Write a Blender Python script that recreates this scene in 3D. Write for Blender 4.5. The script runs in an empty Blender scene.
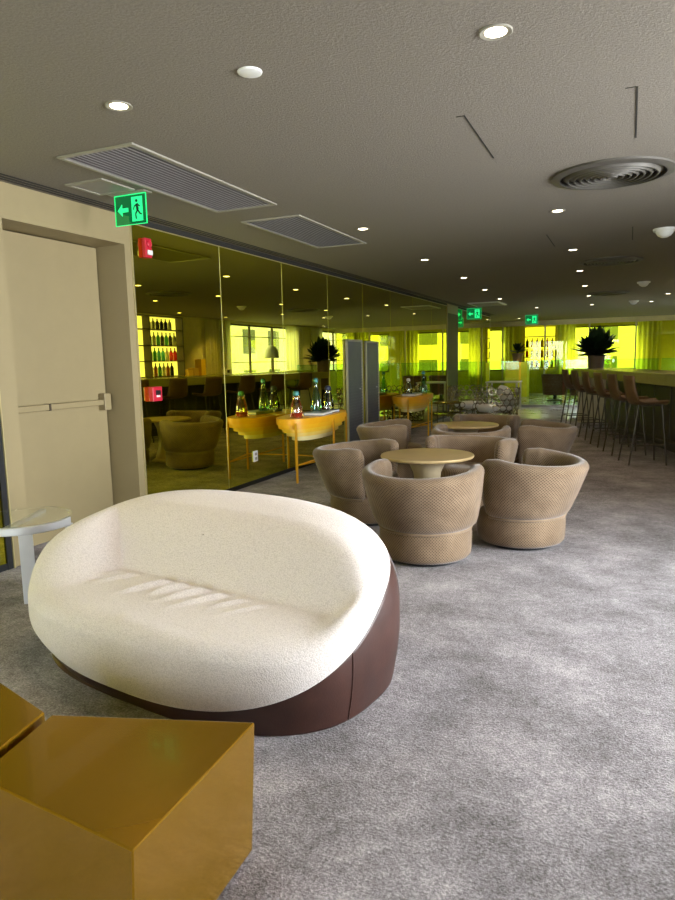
import bpy, math, random
from mathutils import Vector, Matrix
random.seed(7)
PI = math.pi
SC = bpy.context.scene
COL = SC.collection
sin, cos = math.sin, math.cos

# ------------------------------------------------------------------ camera, sky, daylight, exposure
cam_d = bpy.data.cameras.new('camera'); cam = bpy.data.objects.new('camera', cam_d); COL.objects.link(cam)
cam_d.sensor_fit = 'VERTICAL'; cam_d.sensor_height = 36.0; cam_d.lens = 36.0 * 660.0 / 900.0
cam_d.clip_start = 0.05; cam_d.clip_end = 200
CR = Matrix(((0.9157, -0.0348, 0.4004), (0.4014, 0.1322, -0.9063), (-0.0214, 0.9906, 0.1351)))
cam.matrix_world = Matrix.Translation((3.78, 0, 1.35)) @ CR.to_4x4()
SC.camera = cam

w = bpy.data.worlds.new('sky'); SC.world = w; w.use_nodes = True
bg = w.node_tree.nodes['Background']; bg.inputs[0].default_value = (0.80, 0.90, 1.0, 1); bg.inputs[1].default_value = 4.0

def area(name, loc, rot, sx, sy, power, col, spread=PI):
    d = bpy.data.lights.new(name, 'AREA'); d.shape = 'RECTANGLE'; d.size = sx; d.size_y = sy
    d.energy = power*1.25; d.color = col; d.spread = spread
    o = bpy.data.objects.new(name, d); COL.objects.link(o); o.location = loc; o.rotation_euler = rot
    return o
# daylight arriving through the windows of the right wall and of the far wall
area('daylight', (7.05, 3.4, 1.45), (0, PI/2, 0), 2.1, 3.0, 215, (0.93, 0.93, 1.0), 2.3)
area('daylight', (1.7, -2.75, 1.5), (PI/2, 0, 0), 2.8, 1.8, 58, (0.97, 0.95, 1.0))
area('daylight', (11.5, 18.3, 6.0), (0, math.radians(45), 0), 4.0, 6.0, 1500, (0.95, 0.98, 1.0))
area('daylight', (2.0, 31.5, 6.2), (math.radians(-45), 0, 0), 11.0, 4.0, 2600, (0.97, 1.0, 0.97))
SC.view_settings.view_transform = 'Standard'; SC.view_settings.look = 'None'
SC.view_settings.gamma = 1; SC.view_settings.use_curve_mapping = False
SC.view_settings.exposure = 0.9
SC.cycles.max_bounces = 10; SC.cycles.diffuse_bounces = 5; SC.cycles.glossy_bounces = 6
SC.cycles.transparent_max_bounces = 24; SC.cycles.sample_clamp_indirect = 6.0

# ------------------------------------------------------------------ materials
def lin(c):
    return tuple(((x/255.0)/12.92 if x/255.0 <= .04045 else ((x/255.0+.055)/1.055)**2.4) for x in c) + (1,)
class NT:
    def __init__(s, name):
        s.m = bpy.data.materials.new(name); s.m.use_nodes = True; s.t = s.m.node_tree; s.b = s.t.nodes['Principled BSDF']
        s.out = s.t.nodes['Material Output']
    def n(s, typ, **kw):
        o = s.t.nodes.new(typ)
        for k, v in kw.items():
            if k in o.inputs: o.inputs[k].default_value = v
            else: setattr(o, k, v)
        return o
    def l(s, a, b): s.t.links.new(a, b)
    def coords(s, kind='Object', scale=(1, 1, 1)):
        tc = s.n('ShaderNodeTexCoord'); mp = s.n('ShaderNodeMapping'); mp.inputs['Scale'].default_value = scale
        s.l(tc.outputs[kind], mp.inputs[0]); return mp.outputs[0]
    def noise(s, vec, scale, detail=3, rough=.6):
        o = s.n('ShaderNodeTexNoise'); o.inputs['Scale'].default_value = scale; o.inputs['Detail'].default_value = detail
        o.inputs['Roughness'].default_value = rough; s.l(vec, o.inputs['Vector']); return o.outputs['Fac']
    def ramp(s, fac, stops):
        o = s.n('ShaderNodeValToRGB'); e = o.color_ramp.elements
        while len(e) < len(stops): e.new(.5)
        for i, (p, c) in enumerate(stops): e[i].position = p; e[i].color = c if len(c) == 4 else tuple(c) + (1,)
        s.l(fac, o.inputs[0]); return o.outputs[0]
    def bump(s, h, strength, dist):
        o = s.n('ShaderNodeBump'); o.inputs['Strength'].default_value = strength; o.inputs['Distance'].default_value = dist
        s.l(h, o.inputs['Height']); s.l(o.outputs[0], s.b.inputs['Normal'])
def plain(name, col, rough=.5, metal=0, coat=0, emit=None, estr=0, var=.06, vs=6, ior=1.45):
    t = NT(name); b = t.b
    v = t.noise(t.coords(), vs)
    c = tuple(col[:3])
    t.l(t.ramp(v, [(.3, tuple(x*(1-var) for x in c)), (.7, tuple(min(1, x*(1+var)) for x in c))]), b.inputs['Base Color'])
    b.inputs['Roughness'].default_value = rough; b.inputs['Metallic'].default_value = metal
    b.inputs['Coat Weight'].default_value = coat; b.inputs['IOR'].default_value = ior; b.inputs['Coat Roughness'].default_value = .05
    if emit: b.inputs['Emission Color'].default_value = tuple(emit[:3]) + (1,); b.inputs['Emission Strength'].default_value = estr
    return t.m
def glass_mat(name, tint, refl=.12, rough=0.0, alpha=1.0):
    t = NT(name); t.t.nodes.remove(t.b)
    tr = t.n('ShaderNodeBsdfTransparent'); tr.inputs[0].default_value = tuple(tint) + (1,)
    gl = t.n('ShaderNodeBsdfGlossy'); gl.inputs['Roughness'].default_value = rough; gl.inputs[0].default_value = (1, 1, 1, 1)
    lw = t.n('ShaderNodeLayerWeight'); lw.inputs[0].default_value = .35
    mr = t.n('ShaderNodeMapRange'); mr.inputs['To Min'].default_value = refl*.35; mr.inputs['To Max'].default_value = min(1, refl*4)
    mx = t.n('ShaderNodeMixShader'); t.l(lw.outputs['Fresnel'], mr.inputs[0]); t.l(mr.outputs[0], mx.inputs[0])
    t.l(tr.outputs[0], mx.inputs[1]); t.l(gl.outputs[0], mx.inputs[2]); t.l(mx.outputs[0], t.out.inputs[0])
    return t.m
MT = {}
# carpet
t = NT('carpet'); co = t.coords()
n1 = t.noise(co, 110, 3, .75); n2 = t.noise(co, 2.6, 6, .66); n3 = t.noise(co, 30, 3, .7)
m1 = t.n('ShaderNodeMath', operation='MULTIPLY_ADD'); m1.inputs[1].default_value = .62; t.l(n1, m1.inputs[0])
m2 = t.n('ShaderNodeMath', operation='MULTIPLY_ADD'); m2.inputs[1].default_value = .50; t.l(n2, m2.inputs[0])
m3 = t.n('ShaderNodeMath', operation='MULTIPLY'); m3.inputs[1].default_value = .28; t.l(n3, m3.inputs[0])
t.l(m3.outputs[0], m2.inputs[2]); t.l(m2.outputs[0], m1.inputs[2])
t.l(t.ramp(m1.outputs[0], [(.49, (.040, .032, .029)), (.62, (.160, .142, .138)), (.72, (.280, .252, .258)), (.86, (.54, .49, .49))]), t.b.inputs['Base Color'])
t.b.inputs['Roughness'].default_value = 1; t.b.inputs['Specular IOR Level'].default_value = .1; t.b.inputs['Sheen Weight'].default_value = .15
t.bump(n1, .8, .012); MT['carpet'] = t.m
# marble
t = NT('marble'); n = t.noise(t.coords(), 2.5, 6, .65)
t.l(t.ramp(n, [(.3, (.42, .42, .40)), (.55, (.62, .62, .6)), (.75, (.5, .5, .48))]), t.b.inputs['Base Color'])
t.b.inputs['Roughness'].default_value = .12; MT['marble'] = t.m
# ceiling plaster
t = NT('ceiling_plaster'); co = t.coords(); n = t.noise(co, 75, 4, .7); n2 = t.noise(co, 2, 2)
t.l(t.ramp(n, [(.35, (.168, .144, .114)), (.65, (.208, .180, .142))]), t.b.inputs['Base Color'])
t.b.inputs['Roughness'].default_value = .95; t.bump(n, .55, .01); MT['ceiling'] = t.m
# tinted mirror
t = NT('tinted_mirror'); b = t.b; n = t.noise(t.coords(), .8, 2)
t.l(t.ramp(n, [(.3, (.70, .67, .034)), (.7, (.74, .71, .040))]), b.inputs['Base Color'])
b.inputs['Metallic'].default_value = 1; b.inputs['Roughness'].default_value = .0
b.inputs['Coat Weight'].default_value = .8; b.inputs['Coat Roughness'].default_value = 0; MT['mirror'] = t.m
# boucle
t = NT('cream_boucle'); co = t.coords(); vo = t.n('ShaderNodeTexVoronoi'); vo.inputs['Scale'].default_value = 210; t.l(co, vo.inputs['Vector'])
n = t.noise(co, 60, 3)
t.l(t.ramp(vo.outputs['Distance'], [(.1, (.74, .675, .625)), (.75, (.55, .49, .445))]), t.b.inputs['Base Color'])
t.b.inputs['Roughness'].default_value = 1; t.b.inputs['Sheen Weight'].default_value = .3; t.b.inputs['Specular IOR Level'].default_value = .15
ad = t.n('ShaderNodeMath', operation='SUBTRACT'); t.l(n, ad.inputs[0]); t.l(vo.outputs['Distance'], ad.inputs[1])
t.bump(ad.outputs[0], .5, .0035); MT['boucle'] = t.m
# brown leather
t = NT('brown_leather'); co = t.coords(); n = t.noise(co, 5, 5, .6); n2 = t.noise(co, 140, 2)
t.l(t.ramp(n, [(.3, (.024, .0085, .0055)), (.7, (.058, .021, .014))]), t.b.inputs['Base Color'])
t.b.inputs['Roughness'].default_value = .42; t.bump(n2, .25, .002); MT['leather'] = t.m
# dotted velvet of the tub chairs (pattern in fabric coordinates, metres)
t = NT('dotted_velvet'); tc = t.n('ShaderNodeTexCoord'); sp = t.n('ShaderNodeSeparateXYZ'); t.l(tc.outputs['UV'], sp.inputs[0])
sins = []
for ax in (0, 1):
    mu = t.n('ShaderNodeMath', operation='MULTIPLY'); mu.inputs[1].default_value = 2*PI/.020; t.l(sp.outputs[ax], mu.inputs[0])
    si = t.n('ShaderNodeMath', operation='SINE'); t.l(mu.outputs[0], si.inputs[0]); sins.append(si.outputs[0])
pr = t.n('ShaderNodeMath', operation='MULTIPLY'); t.l(sins[0], pr.inputs[0]); t.l(sins[1], pr.inputs[1])
n = t.noise(t.coords(), 7, 4)
mx = t.n('ShaderNodeMix', data_type='RGBA'); t.l(t.ramp(pr.outputs[0], [(.0, (0, 0, 0)), (.35, (1, 1, 1))]), mx.inputs[0])
t.l(t.ramp(n, [(.3, (.175, .118, .070)), (.7, (.26, .182, .113))]), mx.inputs[6]); t.l(t.ramp(n, [(.3, (.072, .046, .026)), (.7, (.105, .069, .040))]), mx.inputs[7])
t.l(mx.outputs[2], t.b.inputs['Base Color']); t.b.inputs['Roughness'].default_value = .85; t.b.inputs['Sheen Weight'].default_value = .35
t.b.inputs['Sheen Roughness'].default_value = .4; t.b.inputs['Specular IOR Level'].default_value = .2
t.bump(pr.outputs[0], .3, .002); MT['velvet'] = t.m
# curtains
t = NT('curtain_sheer'); t.t.nodes.remove(t.b)
d = t.n('ShaderNodeBsdfDiffuse'); tl = t.n('ShaderNodeBsdfTranslucent'); mxs = t.n('ShaderNodeMixShader'); mxs.inputs[0].default_value = .55
n = t.noise(t.coords(), 40, 2); c_ = t.ramp(n, [(.3, (.62, .60, .45)), (.7, (.72, .70, .55))]); t.l(c_, d.inputs[0]); t.l(c_, tl.inputs[0])
t.l(d.outputs[0], mxs.inputs[1]); t.l(tl.outputs[0], mxs.inputs[2]); t.l(mxs.outputs[0], t.out.inputs[0]); MT['curtain'] = t.m

MT['beige'] = plain('beige_metal', (.28, .222, .112), .5, 0, var=.03)
MT['wall'] = plain('olive_plaster', (.56, .51, .36), .8)
MT['wallback'] = plain('grey_plaster', (.33, .31, .28), .85)
MT['black'] = plain('black_satin', (.012, .012, .013), .4)
MT['dark'] = plain('dark_bronze', (.06, .042, .024), .6)
MT['gap'] = plain('painted_gap_shade', (.02, .018, .014), .8)  # near-black colour stands in for the shade inside gaps and grooves
MT['gold'] = plain('gold_lacquer', (.32, .165, .005), .24, .65, coat=.35, var=.015)
MT['goldwood'] = plain('champagne_tabletop', (.50, .36, .17), .38, .25)
MT['goldped'] = plain('champagne_pedestal', (.50, .40, .25), .35, .2)
MT['steel'] = plain('brushed_aluminium', (.68, .69, .71), .55, .5)
MT['steeldark'] = plain('dark_steel', (.42, .42, .44), .4, .8)  # evenly darker steel for the balustrade channels
MT['white'] = plain('white_plastic', (.72, .71, .68), .5)
MT['trimgrey'] = plain('grey_painted_metal', (.27, .25, .20), .5)
MT['grille'] = plain('grille_grey', (.27, .25, .24), .5, .3)
MT['diffdark'] = plain('diffuser_bronze', (.10, .09, .075), .5, .2)
MT['lamp'] = plain('lit_lamp', (.9, .9, .85), .5, emit=(1, .86, .62), estr=7)
MT['red'] = plain('red_plastic', (.50, .015, .035), .35)
MT['slate'] = plain('slate_mesh', (.14, .145, .165), .45, .3)
MT['brass'] = plain('brass_edge', (.50, .42, .20), .4, .6)
MT['panelframe'] = plain('pale_metal_frame', (.42, .38, .30), .45, .4)
MT['joint'] = plain('pale_joint', (.75, .72, .40), .5)
MT['orange'] = plain('orange_lacquer', (.80, .37, .008), .35)
MT['amber'] = plain('amber_lacquer', (.80, .41, .012), .35)
MT['yellow'] = plain('yellow_lacquer', (.80, .48, .03), .35)
MT['lemon'] = plain('lemon_lacquer', (.80, .56, .11), .35)
MT['straw'] = plain('straw_lacquer', (.78, .66, .30), .4)
MT['yleg'] = plain('golden_leg', (.66, .33, .01), .4, .2)
MT['stoolseat'] = plain('tan_leather_seat', (.115, .062, .026), .5)
MT['stoolleg'] = plain('bronze_rod', (.075, .062, .045), .4, .4)
MT['bartop'] = plain('bar_top_stone', (.38, .36, .12), .22)
MT['barbody'] = plain('bar_front_olive', (.05, .046, .026), .35)
MT['leaf'] = plain('dark_leaf', (.012, .035, .010), .4, var=.4, vs=9)
MT['pot'] = plain('taupe_pot', (.16, .11, .075), .5)
MT['yplinth'] = plain('yellow_plinth', (.85, .72, .04), .5)
MT['chrome'] = plain('dark_chrome_ring', (.42, .37, .28), .25, .9)
MT['cushion'] = plain('pale_grey_cushion', (.66, .66, .66), .9)
MT['bronze_top'] = plain('bronze_tray', (.35, .28, .08), .15, .8)
MT['brownchair'] = plain('rust_leather', (.20, .065, .03), .5)
MT['clear'] = glass_mat('clear_glass', (.96, .98, .97), .12)
MT['greenglass'] = glass_mat('balustrade_glass', (.78, .94, .83), .045)
MT['yglass'] = glass_mat('yellow_film_glass', (.90, .92, .17), .08)
MT['bgreen'] = glass_mat('green_bottle_glass', (.45, .80, .66), .22)
MT['bclear'] = glass_mat('clear_bottle_glass', (.82, .84, .74), .25)
MT['bamber'] = glass_mat('amber_bottle_glass', (.90, .70, .50), .22)
MT['cap'] = plain('navy_cap', (.02, .025, .06), .3)
MT['tealcap'] = plain('teal_cap', (.05, .20, .20), .2, .3)
MT['redliq'] = plain('red_syrup', (.40, .05, .02), .2)
MT['bookgrey'] = plain('grey_book_cover', (.20, .24, .25), .45)
MT['booknavy'] = plain('navy_book_cover', (.03, .04, .12), .4)
MT['paper'] = plain('book_pages', (.75, .72, .65), .8)
MT['exitgreen'] = plain('lit_green', (.02, .5, .15), .4, emit=(.02, 1, .28), estr=.55)
t = NT('exit_acrylic'); t.t.nodes.remove(t.b)
tr = t.n('ShaderNodeBsdfTransparent'); tr.inputs[0].default_value = (.30, .55, .36, 1); em = t.n('ShaderNodeEmission'); em.inputs[0].default_value = (.01, .4, .12, 1); em.inputs[1].default_value = .12
ads = t.n('ShaderNodeAddShader'); t.l(tr.outputs[0], ads.inputs[0]); t.l(em.outputs[0], ads.inputs[1]); t.l(ads.outputs[0], t.out.inputs[0]); MT['exitplate'] = t.m
MT['exitdark'] = plain('dark_green_print', (.0, .05, .02), .5)
MT['facade'] = plain('pale_facade', (.75, .72, .66), .8)
MT['facadewin'] = plain('facade_window', (.10, .12, .14), .2)
MT['backlit'] = plain('backlit_shelf_panel', (.8, .75, .6), .6, emit=(1, .90, .58), estr=1.0)
MT['woodframe'] = plain('dark_shelf_wood', (.06, .045, .025), .5)
MT['carton'] = plain('gold_carton', (.70, .45, .10), .6)
MT['lampshade'] = plain('grey_lamp_shade', (.30, .30, .32), .7)
MT['ground'] = plain('street_ground', (.35, .38, .3), .9)
MT['hedge'] = plain('street_hedge', (.10, .20, .05), .9, var=.3, vs=3)

# ------------------------------------------------------------------ mesh helpers
class M:
    def __init__(s): s.v = []; s.f = []; s.uv = None
    def add(s, v, f):
        o = len(s.v); s.v += [tuple(p) for p in v]; s.f += [tuple(i+o for i in q) for q in f]; return s
    def box(s, c, d, rz=0, mat=None):
        x, y, z = d[0]/2, d[1]/2, d[2]/2; cr, sr = cos(rz), sin(rz); v = []
        for sz in (-z, z):
            for (a, b) in ((-x, -y), (x, -y), (x, y), (-x, y)):
                p = (a, b, sz)
                if mat is not None: p = tuple(mat @ Vector(p))
                v.append((c[0]+p[0]*cr-p[1]*sr, c[1]+p[0]*sr+p[1]*cr, c[2]+p[2]))
        return s.add(v, [(3, 2, 1, 0), (4, 5, 6, 7), (0, 1, 5, 4), (1, 2, 6, 5), (2, 3, 7, 6), (3, 0, 4, 7)])
    def b2(s, x0, x1, y0, y1, z0, z1): return s.box(((x0+x1)/2, (y0+y1)/2, (z0+z1)/2), (x1-x0, y1-y0, z1-z0))
    def prism(s, poly, z0, z1):
        n = len(poly); v = [(p[0], p[1], z0) for p in poly] + [(p[0], p[1], z1) for p in poly]
        return s.add(v, [tuple(range(n))[::-1], tuple(range(n, 2*n))] + [(i, (i+1) % n, n+(i+1) % n, n+i) for i in range(n)])
    def lathe(s, prof, n=32, c=(0, 0, 0), sx=1, sy=1):
        v = []; f = []; k = len(prof)
        for i in range(n):
            a = 2*PI*i/n
            for r, z in prof: v.append((c[0]+r*cos(a)*sx, c[1]+r*sin(a)*sy, c[2]+z))
        for i in range(n):
            j = (i+1) % n
            for q in range(k-1): f.append((i*k+q, j*k+q, j*k+q+1, i*k+q+1))
        if prof[0][0] > 1e-6: f.append(tuple(i*k for i in range(n))[::-1])
        if prof[-1][0] > 1e-6: f.append(tuple(i*k+k-1 for i in range(n)))
        return s.add(v, f)
    def tube(s, pts, r, n=8, closed=False):
        pts = [Vector(p) for p in pts]; v = []; f = []; m = len(pts); prev = None
        for i, p in enumerate(pts):
            a = pts[i-1] if (i > 0 or closed) else p; b = pts[(i+1) % m] if (i < m-1 or closed) else p
            t = (b-a).normalized()
            if prev is None: u = t.orthogonal().normalized()
            else: u = (prev - t*prev.dot(t)).normalized()
            prev = u; w_ = t.cross(u); rr = r[i] if isinstance(r, (list, tuple)) else r
            for k in range(n): q = p + (u*cos(2*PI*k/n)+w_*sin(2*PI*k/n))*rr; v.append(tuple(q))
        for i in range(m if closed else m-1):
            j = (i+1) % m
            for k in range(n): f.append((i*n+k, i*n+(k+1) % n, j*n+(k+1) % n, j*n+k))
        if not closed: f.append(tuple(range(n))[::-1]); f.append(tuple((m-1)*n+k for k in range(n)))
        return s.add(v, f)
    def grid(s, P, closeu=False, closev=False):
        nu, nv = len(P), len(P[0]); v = [q for row in P for q in row]; f = []
        for i in range(nu if closeu else nu-1):
            for j in range(nv if closev else nv-1):
                a, b = (i+1) % nu, (j+1) % nv; f.append((i*nv+j, a*nv+j, a*nv+b, i*nv+b))
        return s.add(v, f)
    def build(s, name, mat, parent=None, loc=(0, 0, 0), smooth=None, bevel=0, uvs=None, segs=2):
        me = bpy.data.meshes.new(name); me.from_pydata(s.v, [], s.f); me.update()
        if uvs:
            ul = me.uv_layers.new(name='fabric')
            for lp in me.loops: ul.data[lp.index].uv = uvs[lp.vertex_index]
        me.materials.append(MT[mat] if isinstance(mat, str) else mat)
        o = bpy.data.objects.new(name, me); COL.objects.link(o); o.location = loc
        if parent: o.parent = parent
        if smooth is not None:
            me.polygons.foreach_set('use_smooth', [True]*len(me.polygons))
            if smooth < 180: me.set_sharp_from_angle(angle=math.radians(smooth))
        if bevel:
            b = o.modifiers.new('bevel', 'BEVEL'); b.width = bevel; b.segments = segs; b.limit_method = 'ANGLE'; b.angle_limit = math.radians(35)
        return o
def tag(o, label=None, cat=None, group=None, kind=None):
    if label: o['label'] = label
    if cat: o['category'] = cat
    if group: o['group'] = group
    if kind: o['kind'] = kind
    return o
def thing(name, label, cat, loc=(0, 0, 0), rz=0, group=None):
    o = bpy.data.objects.new(name, None); COL.objects.link(o); o.empty_display_size = .1
    o.location = loc; o.rotation_euler = (0, 0, rz); return tag(o, label, cat, group)
def struct(o, label=None): o['kind'] = 'structure'; return tag(o, label) if label else o
def copy_tree(o, parent=None):
    c = o.copy(); COL.objects.link(c)
    if parent: c.parent = parent
    for ch in list(o.children): copy_tree(ch, c)
    return c
def dup(o, loc, rz=None, label=None, group=None):
    c = copy_tree(o); c.location = loc
    if rz is not None: c.rotation_euler = (0, 0, rz)
    if label: c['label'] = label
    if group: c['group'] = group
    return c

# ------------------------------------------------------------------ the setting
XR, YB, YF, H = 6.8, -2.4, 26.0, 2.547
CARP = [(-.42, YB), (XR, YB), (XR, 14.3), (3.6, 14.6), (.95, 14.9), (.95, 19.8), (-.42, 19.8)]
struct(M().prism(CARP, -.08, 0).build('floor', 'carpet'), 'mottled grey carpet')
struct(M().prism([(.95, 14.9), (3.6, 14.6), (XR, 14.3), (XR, YF+1.2), (-3.2, YF+1.2), (-3.2, 19.8), (.95, 19.8)], -.08, -.002).build('floor_marble', 'marble'), 'pale polished stone floor at the far end')
struct(M().b2(-3.3, XR+.2, YB, YF+1.2, H, H+.1).build('ceiling', 'ceiling'), 'dark textured plaster ceiling')
# left wall: recessed door bay, then the tinted mirror wall, a dark pillar, more mirror
y0, y1, zt, dep = 3.22, 4.372, 2.316, .29
ym0, ym1 = 3.075, 4.449
wl = struct(M().b2(-.35, 0, ym0, y0, 0, H).b2(-.35, 0, y1, ym1, 0, H).b2(-.35, 0, y0, y1, zt, H).b2(-.45, -.35, ym0, ym1, 0, H).build('wall_left', 'beige'), 'beige metal wall around the exit door')
struct(M().b2(-.4, -.012, YB, ym0, 0, H).b2(-.4, -.012, ym1, 14.80, 0, H).b2(-.4, -.012, 15.81, 19.8, 0, H).b2(-3.3, -.012, 19.8, 19.9, 0, H).b2(-3.3, -3.2, 19.9, YF+1.2, 0, H).build('wall_left_backing', 'wall'))
mw = struct(M().b2(-.012, .004, ym1, 19.8, 0, .045).b2(-.012, .004, YB, ym0, 0, .045).build('baseboard_left', 'black'))
edges = [4.449 + i*(14.80-4.449)/8 for i in range(9)]
mir = bpy.data.objects.new('wall_mirror', None); COL.objects.link(mir); struct(mir, 'yellow tinted mirror wall')
gapw = .005
spans = [(edges[i], edges[i+1]) for i in range(8)] + [(15.81, 17.14), (17.14, 18.47), (18.47, 19.8)] + [(ym0-1.3, ym0), (ym0-2.6, ym0-1.3), (YB, ym0-2.6)]
for a, b in spans:
    M().b2(-.012, 0, a+gapw, b-gapw, .045, H-.055).build('mirror_panel', 'mirror', mir)
M().b2(-.011, -.004, ym1, 14.8, .045, H-.055).b2(-.011, -.004, YB, ym0, .045, H-.055).b2(-.011, -.004, 15.81, 19.8, .045, H-.055).build('panel_joint', 'joint', mir)
struct(M().b2(-.012, .005, ym1, 14.8, H-.055, H-.047).b2(-.012, .006, 15.81, 19.8, H-.055, H-.043).b2(-.012, .006, YB, ym0, H-.055, H-.043).build('trim_1', 'brass'), 'thin pale metal edge above the mirror')
struct(M().b2(-.012, .01, ym0-.05, ym0-.008, 0, H-.043).build('trim_9', 'black'))
struct(M().b2(-.012, .02, ym0-.008, ym0, 0, H-.043).b2(-.002, .008, ym1-.004, ym1+.012, 0, H-.043).build('trim_2', 'brass'))
struct(M().b2(-.012, .003, ym1, 14.8, H-.043, H-.001).b2(-.012, .003, 15.81, 19.8, H-.043, H-.001).b2(-.012, .003, YB, ym0-.05, H-.043, H-.001).build('trim_10', 'gap'))  # black strip paints the shade of the gap above the mirror
tr3 = M()
for x in (.05, .095, .14): tr3.b2(x, x+.016, YB, 19.8, H-.004, H+.001)
struct(tr3.build('trim_3', 'gap'), 'dark strips painted as shadow lines along the ceiling edge')  # flat strips, their groove shade is put into the colour
struct(M().b2(-.35, .012, 14.80, 15.81, 0, H-.2).build('trim_4', 'dark', bevel=.004), 'dark bronze pillar at the end of the mirror')
struct(M().b2(-.35, .004, 14.80, 15.81, H-.2, H).b2(.0, .016, 14.78, 14.81, 0, H).build('trim_5', 'beige'))
# exit door
dr = bpy.data.objects.new('door_1', None); COL.objects.link(dr); struct(dr, 'beige steel exit door with a push bar, set back in the wall')
leaf = M().b2(-.345, -dep, y0+.01, y1-.01, .006, zt-.008).build('door_leaf', 'beige', dr, bevel=.003)
db = M().b2(-dep, -dep+.055, 3.40, 4.30, 1.018, 1.064).build('push_bar', 'beige', leaf, bevel=.006); db['label'] = 'beige steel push bar'
M().b2(-dep, -dep+.07, 4.27, 4.345, .975, 1.115).build('latch_case', 'beige', leaf, bevel=.006)
M().b2(-dep, -dep+.062, 3.70, 3.715, 1.015, 1.067).build('end_bracket', 'dark', leaf)
# right, back and far walls with their windows
def wall_x(name, x, y0, y1, wins, mat, th=.2):
    m = M(); c = y0
    for a, b, z0, z1 in wins:
        m.b2(x, x+th, c, a, 0, H); m.b2(x, x+th, a, b, 0, z0); m.b2(x, x+th, a, b, z1, H); c = b
    m.b2(x, x+th, c, y1, 0, H); return struct(m.build(name, mat))
WR = [(1.9, 4.9, .3, 2.42), (16.25, 20.5, .92, 2.47), (22.3, 25.6, .92, 2.45)]
wall_x('wall_right', XR, YB, YF+1.2, WR, 'wall')
struct(M().b2(-.4, .3, YB-.2, YB, 0, H).b2(3.1, XR, YB-.2, YB, 0, H).b2(.3, 3.1, YB-.2, YB, 0, .55).b2(.3, 3.1, YB-.2, YB, 2.42, H).build('wall_back', 'wallback'))
wf = struct(M().b2(.3, .36, YB-.12, YB-.06, .55, 2.42).b2(3.04, 3.1, YB-.12, YB-.06, .55, 2.42).b2(1.67, 1.73, YB-.12, YB-.06, .55, 2.42).b2(.3, 3.1, YB-.12, YB-.06, .55, .61).b2(.3, 3.1, YB-.12, YB-.06, 2.36, 2.42).build('window_8', 'dark'))
M().b2(.36, 3.04, YB-.092, YB-.088, .61, 2.36).build('window_pane', 'clear', wf)
def window_frame(name, pts, vertical_at, dims):
    pass
for i, (a, b, z0, z1) in enumerate(WR):
    m = M(); k = 3 if i < 2 else 2; fw = .05
    for j in range(k+1):
        y = a + (b-a)*j/k; y = min(max(y, a+fw/2), b-fw/2); m.b2(XR+.06, XR+.12, y-fw/2, y+fw/2, z0, z1)
    m.b2(XR+.06, XR+.12, a, b, z0, z0+fw).b2(XR+.06, XR+.12, a, b, z1-fw, z1)
    if i: m.b2(XR+.075, XR+.105, a, b, 1.33, 1.35).b2(XR+.075, XR+.105, a, b, 2.1, 2.12)
    wf = struct(m.build('window_%d' % (i+1), 'dark'))
    M().b2(XR+.088, XR+.092, a+fw, b-fw, z0+fw, z1-fw).build('window_pane', 'clear', wf)
# far glazing: yellow film glass in a frame, in front of a window wall
m = M(); xs = [-3.2 + i*(XR+3.2)/7 for i in range(8)]
for x in xs: m.b2(x-.025, x+.025, 23.97, 24.03, 0, H)
m.b2(-3.2, XR, 23.97, 24.03, H-.16, H).b2(-3.2, XR, 23.97, 24.03, 0, .05)
wf = struct(m.build('window_4', 'brass'), 'yellow tinted glass screen across the far end')
for i in range(7): M().b2(xs[i]+.025, xs[i+1]-.025, 23.995, 24.005, .05, H-.16).build('window_pane', 'yglass', wf)
FW = [(-2.95, -.55), (1.5, 4.25), (5.3, 6.65)]
m = M(); c = -3.3
for a, b in FW: m.b2(c, a, YF, YF+.2, 0, H).b2(a, b, YF, YF+.2, 0, .8).b2(a, b, YF, YF+.2, 2.38, H); c = b
m.b2(c, XR+.2, YF, YF+.2, 0, H); struct(m.build('wall_far', 'wall'))
for i, (a, b) in enumerate(FW):
    m = M(); k = max(1, round((b-a)/1.3))
    for j in range(k+1):
        x = min(max(a+(b-a)*j/k, a+.025), b-.025); m.b2(x-.025, x+.025, YF+.05, YF+.1, .8, 2.38)
    m.b2(a, b, YF+.05, YF+.1, .8, .85).b2(a, b, YF+.05, YF+.1, 2.33, 2.38)
    wf = struct(m.build('window_%d' % (5+i), 'dark')); M().b2(a+.05, b-.05, YF+.073, YF+.077, .85, 2.33).build('window_pane', 'clear', wf)

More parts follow.
